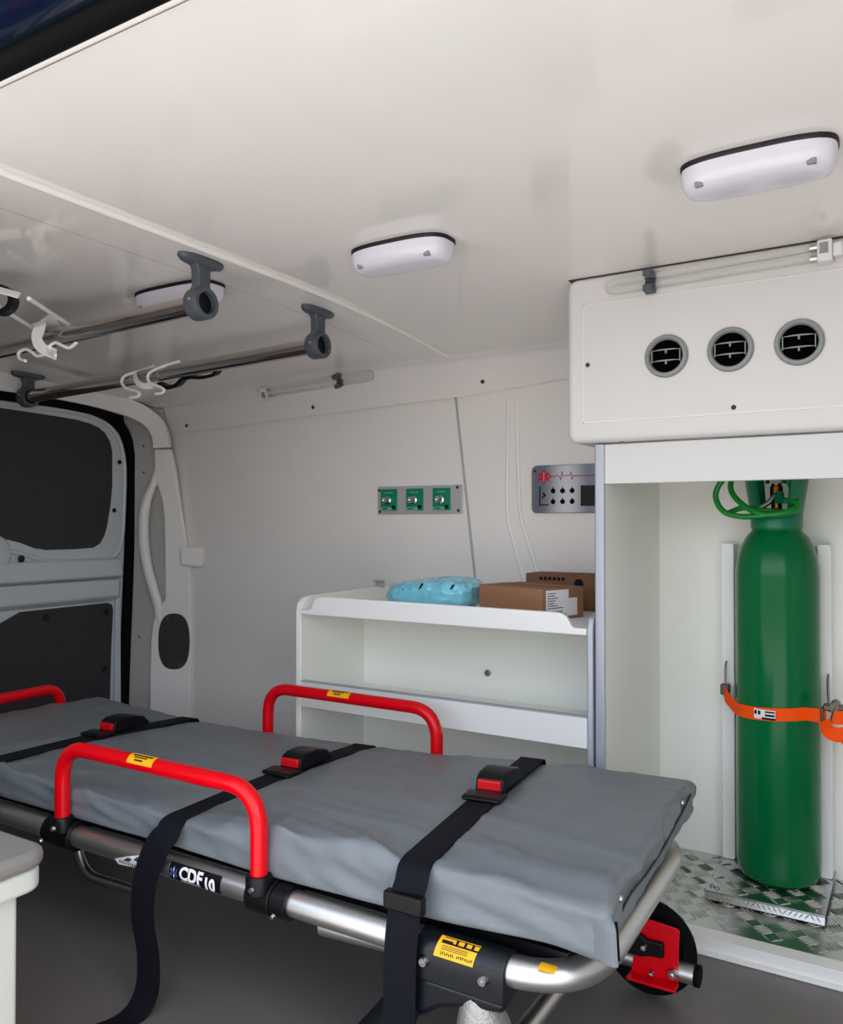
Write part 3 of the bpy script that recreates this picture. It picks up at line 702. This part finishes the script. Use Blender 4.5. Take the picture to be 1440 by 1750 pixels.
MB().tube(smooth_path([(CX-.092, CY-.035, .842), (CX-.06, CY-.05, .852), (CX-.02, CY-.055, .846), (CX+.02, CY-.05, .842)], 6), .0062, 12).build('hose', 'greenh', cy)
adopt(cy)
# orange ratchet strap
rs = thing('ratchet_strap', 'bright orange ratchet strap round the green cylinder', 'strap', (CX, CY-.09, .42))
sp_ = [(-.382, 1.955, .436), (-.372, 1.93, .428)]
for k in range(11):
    a = R(196 + 118*k/10); sp_.append((CX + (CR+.0022)*math.cos(a), CY + (CR+.0022)*math.sin(a), .418 + .006*math.cos(a)))
sp_ += [(-.190, 1.866, .424), (-.166, 1.862, .425)]
MB().ribbon(sp_, (0, 0, 1), .027, .0022).build('webbing', 'orange', rs)
lbp = []
for k in range(5):
    a = R(247 + 28*k/4); lbp.append((CX + (CR+.0042)*math.cos(a), CY + (CR+.0042)*math.sin(a), .4165))
lb = MB().ribbon(lbp, (0, 0, 1), .020, .0008).build('maker_label', 'paper', rs)
lk = MB()
for (a0, a1, dz, w) in ((262, 274, .006, .003), (262, 274, -.001, .004), (258, 275, -.008, .004), (248, 251, .003, .008), (253, 256, .003, .008)):
    lk.ribbon([(CX + (CR+.0051)*math.cos(R(a)), CY + (CR+.0051)*math.sin(R(a)), .4165+dz) for a in fr(a0, a1, 4)], (0, 0, 1), w, .0006)
lk.build('label_print', 'ink', lb)
rt = MB().box((-.172, 1.858, .436), (-.120, 1.885, .448)).box((-.176, 1.853, .405), (-.170, 1.872, .443)).build('ratchet', 'rust', rs, bevel=.003)
MB().tube([(-.15, 1.85, .447), (-.15, 1.892, .447)], .009, 12).build('spool', 'rust', rt)
MB().tube([(-.158, 1.853, .41), (-.150, 1.853, .445)], .0035, 8).build('handle_bar', 'chrome', rt)
MB().ribbon(smooth_path([(-.168, 1.850, .418), (-.160, 1.842, .400), (-.140, 1.840, .395), (-.11, 1.840, .405), (-.08, 1.85, .42)], 5), (.2, 0, 1), .029, .0025).build('webbing_tail', 'orange', rs)
MB().ribbon(smooth_path([(-.155, 1.852, .425), (-.13, 1.850, .428), (-.08, 1.855, .428)], 4), (0, 0, 1), .027, .0025).build('webbing_tail', 'orange', rs)
MB().ribbon(smooth_path([(-.135, 1.838, .395), (-.11, 1.836, .378), (-.08, 1.84, .36)], 4), (.3, 0, 1), .027, .0025).build('webbing_tail', 'orange', rs)
MB().box((-.391, 1.95, .428), (-.372, 1.972, .452)).build('hook_end', 'rust', rs, bevel=.003)
adopt(rs)

# ================================================================ the stretcher
st = thing('stretcher', 'folded ambulance stretcher with grey mattress and red side rails', 'stretcher', (-1.15, 1.23, 0))
YN, YF, XE, ZR, RT = .956, 1.50, -.354, .25, .0195
XB = -2.0
fp = round_path([(XB, YN, ZR), (XE, YN, ZR), (XE-.012, YF, ZR), (XB, YF, ZR)], .115, 12)
MB().tube([(-2.0, YN, ZR)] + fp[1:-1] + [(XB, YF, ZR)], RT, 20).build('main_frame', 'alu', st)
MB().tube([(XB, YN, ZR), (XB, YF, ZR)], RT, 16).build('foot_tube', 'alu', st)
XS = (-2.0, -1.67, -1.46, -1.33, -1.07, -.865, -.567, -.32)
ZN = (.338, .338, .333, .329, .327, .346, .357, .363)
ZF = (.328, .312, .310, .312, .320, .330, .352, .360)
ZB = (.278, .278, .279, .279, .281, .277, .284, .302)
def ztop(x, y):
    a = interp(x, XS, ZN); b = interp(x, XS, ZF); t = max(0, min(1, (y-.955)/.55))
    z = lerp(a, b, t) + .006*math.sin(math.pi*t)
    for xs in (-.615, -1.07, -1.615): z -= .006*math.exp(-((x-xs)/.035)**2)
    return z
MX0, MX1, MY0, MY1, MR = -1.985, -.322, .952, 1.512, .010
def mattress():
    m = MB()
    def knots(a, b, step): 
        k = max(2, int((b-a)/step)); e = [0, .004, .008, .012, .018]
        return sorted(set([round(a+q, 5) for q in e] + [round(b-q, 5) for q in e] + [round(a+.02 + (b-a-.04)*i/k, 5) for i in range(k+1)]))
    xs = knots(MX0, MX1, .0105); ys = knots(MY0, MY1, .0105); ws = [0, .08, .16, .26, .38, .5, .62, .74, .84, .92, 1]
    def warp(x, y, w):
        h = .07; p = Vector((x, y, w*h))
        q = Vector((min(max(x, MX0+MR), MX1-MR), min(max(y, MY0+MR), MY1-MR), min(max(w*h, MR), h-MR)))
        d = p - q
        nrm = d.normalized() if d.length > 1e-9 else Vector((0, 0, 1 if w > .5 else -1))
        if d.length > 1e-9: p = q + nrm*MR
        ww = p.z/h
        zt = ztop(p.x, p.y); zb = interp(p.x, XS, ZB)
        z = lerp(zb, zt, ww)
        # creases in the loose vinyl cover
        nx = p.x*1.0; ny = p.y
        c = noise.noise(Vector((nx*3.2 + ny*2.0, ny*9.0 - nx*1.5, 2.0)))
        wob = noise.noise(Vector((nx*5, ny*5, 9.0)))*.35
        rid = (1-abs(noise.noise(Vector((nx*2.6 + 7 + wob, ny*11.0 + nx*3.0 + wob, 5.0)))))**9
        rid2 = (1-abs(noise.noise(Vector((nx*7.0 - ny*6.0 + wob, ny*7.0 + nx*6.0, 8.0)))))**10
        c2 = noise.noise(Vector((nx*14, ny*14, 1.0)))
        amp = .0035*c + .0062*rid + .0036*rid2 + .0007*c2
        for xs, sl in ((-.585, -.130), (-1.058, -.017), (-1.605, -.035)): amp *= 1 - .85*math.exp(-((nx-xs-sl*(ny-.935))/.034)**2)
        near = math.exp(-((p.y-MY0)/.12)**2)
        top = max(0, nrm.z)
        z += top*amp*(.55 + 1.1*near)
        side = 1-abs(nrm.z)
        fold = noise.noise(Vector((p.x*20 + ww*2.5, p.y*20, ww*1.5)))*.0055 + noise.noise(Vector((p.x*7 + ww*3, p.y*7, 3.0)))*.007 + .005*(1-abs(noise.noise(Vector((p.x*9 + ww*1.6, p.y*9, 6.0)))))**8
        for xs in (-.592, -1.062, -1.602): fold = lerp(fold, -.004, math.exp(-((p.x-xs)/.034)**2))
        p2 = Vector((p.x, p.y, 0)) + Vector((nrm.x, nrm.y, 0))*side*fold
        # billow near the corner towards the camera
        ear = math.exp(-(((p.x-MX1)/.05)**2 + ((p.y-MY0)/.05)**2))
        p2 += Vector((.006, -.008, 0))*ear; z -= .006*ear*(1-ww)
        p2.x -= .028*max(0, min(1, (p2.y-MY0)/.56))*max(0, min(1, (p2.x+1.2)/.88))
        return (p2.x, p2.y, z)
    m.grid(lambda x, y: warp(x, y, 1), xs, ys); m.grid(lambda x, y: warp(x, y, 0), xs, ys)
    m.grid(lambda x, w: warp(x, MY0, w), xs, ws); m.grid(lambda x, w: warp(x, MY1, w), xs, ws)
    m.grid(lambda y, w: warp(MX0, y, w), ys, ws); m.grid(lambda y, w: warp(MX1, y, w), ys, ws)
    return m.build('mattress', 'vinyl', st, angle=75)
mtr = mattress()
# folded ear at the near corner, hem of the end flap, press studs
def fold(t, w):
    # t runs round the folded cloth, w from top to bottom
    sec = [(-.350, .955), (-.336, .945), (-.320, .9375), (-.311, .935), (-.3060, .938), (-.3080, .943), (-.314, .947), (-.322, .950)]
    k = t*(len(sec)-1); i = min(int(k), len(sec)-2); f = k-i
    x = lerp(sec[i][0], sec[i+1][0], f); y = lerp(sec[i][1], sec[i+1][1], f)
    sc = .15 + .85*min(1, w*4)**.6
    return (lerp(-.326, x, sc) + .004*w, lerp(.955, y, sc) - .003*w, lerp(.3615, .3045, w))
MB().grid(fold, fr(0, 1, 28), fr(0, 1, 14)).build('corner_fold', 'vinyl', mtr, angle=80)
MB().tube([(-.3085, .947, .350), (-.3060, .945, .330), (-.3045, .944, .308)], .0020, 6).build('fold_slit_shade', 'rubber', mtr)  # dark line drawn for the shade inside the slit of the fold
HX = lambda y: -.3185 - .028*(y-MY0)/.56
hem = smooth_path([(HX(y), y, z) for y, z in ((.957, .315), (.985, .318), (1.01, .334), (1.06, .338), (1.15, .331), (1.25, .330), (1.35, .336), (1.42, .341), (1.47, .346))], 6)
MB().tube(hem, .0016, 6).build('hem', 'sleeve', mtr)
for y, z in ((1.005, .352), (1.40, .352)):
    screw((HX(y)-.001, y, z), (1, 0, 0), .0048, mtr, 'press_stud', 'chrome')
MB().box((-1.99, YN+.03, .258), (XE-.03, YF-.03, .2755)).build('bed_sheet', 'blackp', st)

# red side rails with clamps
def side_rail(y, x0, x1, s):
    zt = .415; r_ = .0135
    rail = MB().tube(round_path([(x0, y, .27), (x0, y, zt), (x1, y, zt), (x1, y, .27)], .065, 9), r_, 18).build('side_rail', 'red', st)
    # amber caution sticker wrapped over the bar
    def on_bar(u, a, rr): return (u, y + rr*math.cos(R(a)), zt + rr*math.sin(R(a)))
    sx0, sx1 = lerp(x0, x1, .40), lerp(x0, x1, .53)
    stk = MB().grid(lambda u, a: on_bar(u, a, r_+.0006), fr(sx0, sx1, 2), fr(75, 172, 8)).build('caution_sticker', 'yellow', rail)
    ink = MB()
    ink.grid(lambda u, a: on_bar(u, a, r_+.0010), fr(lerp(sx0, sx1, .12), lerp(sx0, sx1, .88), 2), fr(100, 112, 2))
    ink.grid(lambda u, a: on_bar(u, a, r_+.0010), fr(lerp(sx0, sx1, .22), lerp(sx0, sx1, .72), 2), fr(120, 128, 2))
    ink.grid(lambda u, a: on_bar(u, a, r_+.0010), fr(lerp(sx0, sx1, .28), lerp(sx0, sx1, .60), 2), fr(140, 150, 2))
    ink.build('sticker_print', 'ink', stk)
    for xx, d in ((x0, 1), (x1, -1)):
        k = MB().lathe([(.0205, -.024), (.0275, -.024), (.0275, .024), (.0205, .024)], (xx, YN if s < 0 else YF, ZR), (1, 0, 0), 24).build('rail_clamp', 'blackp', st, bevel=.002)
        MB().lathe([(.0205, -.014), (.026, -.014), (.026, .014), (.0205, .014)], (xx + d*-.04, YN if s < 0 else YF, ZR), (1, 0, 0), 20).build('clamp_ring', 'blackp', k)
        MB().lathe([(.0205, .0), (.0205, .022), (.0175, .026), (.0145, .026)], (xx, y, .262), (0, 0, 1), 20).build('rail_socket', 'blackp', k)
        screw((xx+.004, y-.0195 if s < 0 else y+.0195, .272), (0, s, 0), .0055, k, 'bolt', 'chrome', .005)
        screw((xx - d*.04, y - .013 if s < 0 else y+.013, .240), (0, s, -.3), .0045, k, 'bolt', 'chrome', .005)
side_rail(.938, -1.333, -.858, -1)
side_rail(1.532, -1.373, -.893, 1)
# foot-end push loop
MB().tube(round_path([(-2.0, 1.06, .26), (-2.0, 1.06, .372), (-2.0, 1.40, .372), (-2.0, 1.40, .26)], .05, 8), .0135, 16).build('foot_loop', 'red', st)

# printing on the near tube
def on_tube(u, a, rr): return (u, YN - rr*math.cos(R(a)), ZR + rr*math.sin(R(a)))
dec = MB().grid(lambda u, a: on_tube(u, a, RT+.0005), fr(-1.052, -.938, 2), fr(-38, 48, 10)).build('name_decal', 'blackp', st)
def wrap(txt, size, x, a, mname, parent, name, bold=.0004, flip=False, shear=0, rad=RT, yc=None, zc=None):
    vs, fs = text_mesh(txt, size, bold, shear)
    out = []
    for v in vs:
        dx, dz = (v.x, v.y) if not flip else (-v.x, -v.y)
        ang = a + math.degrees(dz/rad)
        rr = rad + .0011
        out.append((x+dx, (YN if yc is None else yc) - rr*math.cos(R(ang)), (ZR if zc is None else zc) + rr*math.sin(R(ang))))
    return MB().add(out, fs).build(name, mname, parent, smooth=False, recalc=False)
wrap('CDF', .0268, -1.028, -18, 'paper', dec, 'lettering', .0011)
wrap('10', .0255, -.974, -30, 'paper', dec, 'lettering', .0012)
ln = MB().grid(lambda u, a: on_tube(u, a, RT+.0010), fr(-1.026, -.982, 2), fr(-30, -27, 2)).build('fine_print_line', 'paper', dec)
sm = MB()
for k in range(3):
    a = R(60*k + 90)
    c, s_ = math.cos(a), math.sin(a); L_, W_ = .0095, .0026; quad = []
    for (p, w) in ((-L_, -W_), (L_, -W_), (L_, W_), (-L_, W_)):
        dx = p*c - w*s_; dz = p*s_ + w*c
        quad.append(on_tube(-1.041 + dx, 2 + math.degrees(dz/RT), RT+.0010+.0001*k))
    sm.add(quad, [(0, 1, 2, 3)])
sm.build('star_emblem', 'blueink', dec, smooth=False)
MB().tube([on_tube(-1.041, -20, RT+.0014), on_tube(-1.041, 24, RT+.0014)], .0007, 6).build('emblem_staff', 'paper', dec)
bl = MB().add([on_tube(-1.186, -22, RT+.002), on_tube(-1.180, -46, RT+.004), on_tube(-1.118, -30, RT+.003), on_tube(-1.118, 35, RT+.002), on_tube(-1.15, 12, RT+.001)], [(0, 1, 2, 3, 4)]).build('barcode_label', 'paper', st, solid=.0006, smooth=False)
bp = MB()
for k in range(9):
    u = -1.172 + k*.0055; bp.add([on_tube(u, -30, RT+.0046), on_tube(u+.0022, -30, RT+.0046), on_tube(u+.0032, -12, RT+.0042), on_tube(u+.001, -12, RT+.0042)], [(0, 1, 2, 3)])
bp.build('barcode_print', 'ink', bl, smooth=False)

# corner sleeve with caution sticker and bolts, cast leg joint below
def saddle(x0, x1):
    pr_ = []
    for k in range(13):
        a = R(180 - 180*k/12); pr_.append((YN + .0245*math.cos(a), ZR + .0245*math.sin(a)))
    pr_ = [(YN-.0245, .215), (YN-.0245, .235)] + pr_ + [(YN+.0245, .235), (YN+.0245, .215)]
    return MB().prism(pr_, 'x', x0, x1)
sv = saddle(-.578, -.447).build('corner_sleeve', 'sleeve', st, bevel=.003)
MB().prism([(-.578, .220), (-.447, .220), (-.449, .203), (-.50, .196), (-.54, .184), (-.575, .160), (-.60, .19)], 'y', YN-.022, YN+.020).build('sleeve_skirt', 'sleeve', sv, bevel=.008)
def on_sl(u, a, rr): return (u, YN - rr*math.cos(R(a)), ZR + rr*math.sin(R(a)))
RS = .0245
ys_ = MB().grid(lambda u, a: on_sl(u + (a-40)*.00007, a, RS+.0006), fr(-.546, -.488, 2), fr(8, 72, 8)).build('caution_sticker', 'yellow', sv)
ik = MB()
ik.grid(lambda u, a: on_sl(u, a, RS+.0010), fr(-.540, -.486, 2), fr(48, 53, 2))
ik.grid(lambda u, a: on_sl(u, a, RS+.0010), fr(-.540, -.524, 2), fr(53, 58, 2))
for u in (-.520, -.508, -.497): ik.grid(lambda q, a: on_sl(q, a, RS+.0010), fr(u, u+.0035, 2), fr(53, 66, 2))
ik.grid(lambda u, a: on_sl(u, a, RS+.0010), fr(-.538, -.486, 2), fr(66, 68.5, 2))
for a in (41, 36, 31): ik.grid(lambda u, q: on_sl(u, q, RS+.0010), fr(-.538, -.500, 2), fr(a, a+1.5, 2))
ik.build('sticker_print', 'ink', ys_)
gl = MB()
for w0, nlet in ((-.5385, 7), (-.5145, 8)):                   # two worn words too small to read
    for k in range(nlet):
        u0 = w0 + k*.0030; hgt = random.uniform(6.5, 9)
        gl.grid(lambda u, a: on_sl(u, a, RS+.0010), fr(u0, u0+.0009, 1), fr(17, 17+hgt, 2))
        q0 = random.choice((17, 20.5, 23))
        gl.grid(lambda u, a: on_sl(u, a, RS+.0010), fr(u0, u0+.0021, 1), fr(q0, q0+2.2, 1))
gl.build('worn_lettering', 'ink', ys_)
for x in (-.561, -.474): screw((x, YN-.0243, .243), (0, -1, 0), .0072, sv, 'bolt', 'chrome', .008)
MB().tube([(-.495, YN, .21), (-.488, YN, .17), (-.478, YN, .12), (-.47, YN, .05)], [.022, .036, .036, .02], 18).build('leg_joint', 'cast', st)
MB().tube([(-.58, YN+.01, .21), (-.64, YN+.02, .12), (-.70, YN+.03, .05)], [.02, .03, .03], 16).build('folded_leg', 'sleeve', st)
yd = MB().grid(lambda u, a: (u, .9585 - (RT+.0008)*math.cos(R(a)), ZR + (RT+.0008)*math.sin(R(a))), fr(-.408, -.386, 3), fr(56, 96, 4)).build('round_sticker', 'yellow', st)
# undercarriage
MB().tube([(-.487, .90, .095), (-.487, 1.45, .095)], .0145, 14).build('cross_tube', 'alu', st)
MB().tube(round_path([(-.80, 1.02, .19), (-.55, 1.02, .205), (-.40, 1.10, .215), (-.40, 1.45, .215)], .06), .014, 14).build('inner_tube', 'alu', st)
MB().tube([(-.326, 1.415, .064), (-.47, 1.415, .066), (-1.4, 1.415, .10)], .0165, 16).build('carriage_tube', 'alu', st)
MB().tube([(-.326, 1.415, .064), (-.317, 1.415, .0638)], .0175, 16).build('tube_cap', 'rubber', st)
MB().tube(round_path([(-1.62, 1.20, .25), (-1.66, 1.20, .10), (-1.62, 1.20, .022), (-1.44, 1.20, .026)], .07), .010, 12).build('leg_bow', 'alu', st)
MB().tube([(-.75, 1.45, .24), (-1.3, 1.43, .07)], .014, 12).build('folded_leg', 'alu', st)
# loading wheel on its red bracket
wb = MB().prism([(-.429, .048), (-.350, .052), (-.347, .137), (-.352, .141), (-.410, .146), (-.416, .140)], 'y', 1.398, 1.402).build('wheel_bracket', 'red', st, bevel=.001)
MB().box((-.431, 1.375, .0455), (-.349, 1.402, .0500)).build('flange', 'red', wb, bevel=.001)
MB().prism([(-.452, .118), (-.428, .124), (-.408, .120), (-.398, .114), (-.372, .115), (-.371, .090), (-.395, .088), (-.410, .083), (-.430, .084), (-.452, .095)], 'y', 1.388, 1.398).build('axle_carrier', 'blackp', wb, bevel=.003)
screw((-.4035, 1.388, .102), (0, -1, 0), .006, wb, 'bolt', 'chrome', .006)
screw((-.357, 1.398, .067), (0, -1, 0), .0095, wb, 'bolt', 'chrome', .009)
screw((-.392, 1.3935, .058), (0, -1, 0), .0055, wb, 'bolt', 'chrome', .005)
wh = MB().lathe([(.03, -.004), (.055, -.004), (.062, -.014), (.074, -.013), (.080, -.006), (.0815, 0), (.080, .006), (.074, .013), (.062, .014), (.03, .006), (.012, .016), (.012, -.016), (.03, -.004)], (-.408, 1.436, .0818), (0, 1, 0), 48).build('wheel', 'rubber', wb)

# straps with buckles
def strap(xn, xf, hang, slider=False):
    X = lambda y: lerp(xn, xf, (y-.935)/.575)
    top = [(X(y), y, ztop(X(y), y)+.0060) for y in fr(1.512, .965, 22)]
    top = [(X(1.526), 1.526, top[0][2]-.045), (X(1.52), 1.522, top[0][2]-.012)] + top
    path = top + [(X(.95), .946, top[-1][2]-.006), (X(.94), .936, top[-1][2]-.022)] + hang
    p2 = []
    for i in range(len(path)-1):
        p2.append(Vector(path[i]))
    p2 = smooth_path(path, 3)
    s_ = MB().ribbon(p2, (1, .12, 0), .047, .0028).build('strap', 'web', st)
    yb = 1.235; zb = ztop(X(yb), yb) + .010; ang = math.atan2(xf-xn, .575)
    mm = Matrix.Translation((X(yb), yb, zb)) @ Matrix.Rotation(-ang, 4, 'Z')
    pf = [(.014, 0), (.020, .023), (.034, .029), (.07, .030), (.105, .022), (.122, .006), (.122, 0)]
    bk = MB().prism(pf, 'x', -.025, .025, mm).build('buckle', 'blackp', s_, bevel=.003)
    MB().box((-.0205, .0125, .0045), (.0205, .022, .0205), mm).build('release_button', 'redb', s_, bevel=.002)
    MB().prism([(-.026, -.003), (-.033, .001), (-.028, .006), (.004, .0065), (.014, .003), (.014, -.003)], 'x', -.033, .033, mm).build('tongue', 'blackp', s_, bevel=.004)
    if slider:
        zt = ztop(X(.95), .95)
        MB().box((X(.93)-.034, .9165, zt-.050), (X(.93)+.026, .9315, zt-.026)).build('slide_adjuster', 'blackp', s_, bevel=.003)
    return s_
strap(-.585, -.660, [(-.586, .925, .32), (-.589, .922, .29), (-.592, .920, .25), (-.594, .921, .18), (-.594, .924, .10), (-.592, .93, .03)], True)
strap(-1.058, -1.068, [(-1.066, .931, .298), (-1.084, .928, .268), (-1.100, .926, .22), (-1.108, .930, .16), (-1.106, .940, .10), (-1.110, .942, .04), (-1.118, .925, .006), (-1.122, .88, .0035), (-1.150, .82, .0035)])
strap(-1.605, -1.625, [(-1.602, .931, .28), (-1.602, .932, .22), (-1.60, .93, .14), (-1.60, .93, .07)])
adopt(st)

# ================================================================ bench seat by the side door
be = thing('bench_seat', 'white bench with grey padded top at the side door', 'bench', (-1.25, .56, 0))
MB().prism(rrect(-2.3, -1.010, .47, .648, .008), 'z', 0, .338).build('base', 'benchw', be)
MB().prism(rrect(-2.3, -.990, .465, .676, .028), 'z', .338, .368).build('rim', 'benchw', be, bevel=.006)
MB().prism(rrect(-2.3, -.984, .465, .680, .032), 'z', .3685, .392).build('cushion', 'seatv', be, bevel=.009)
adopt(be)
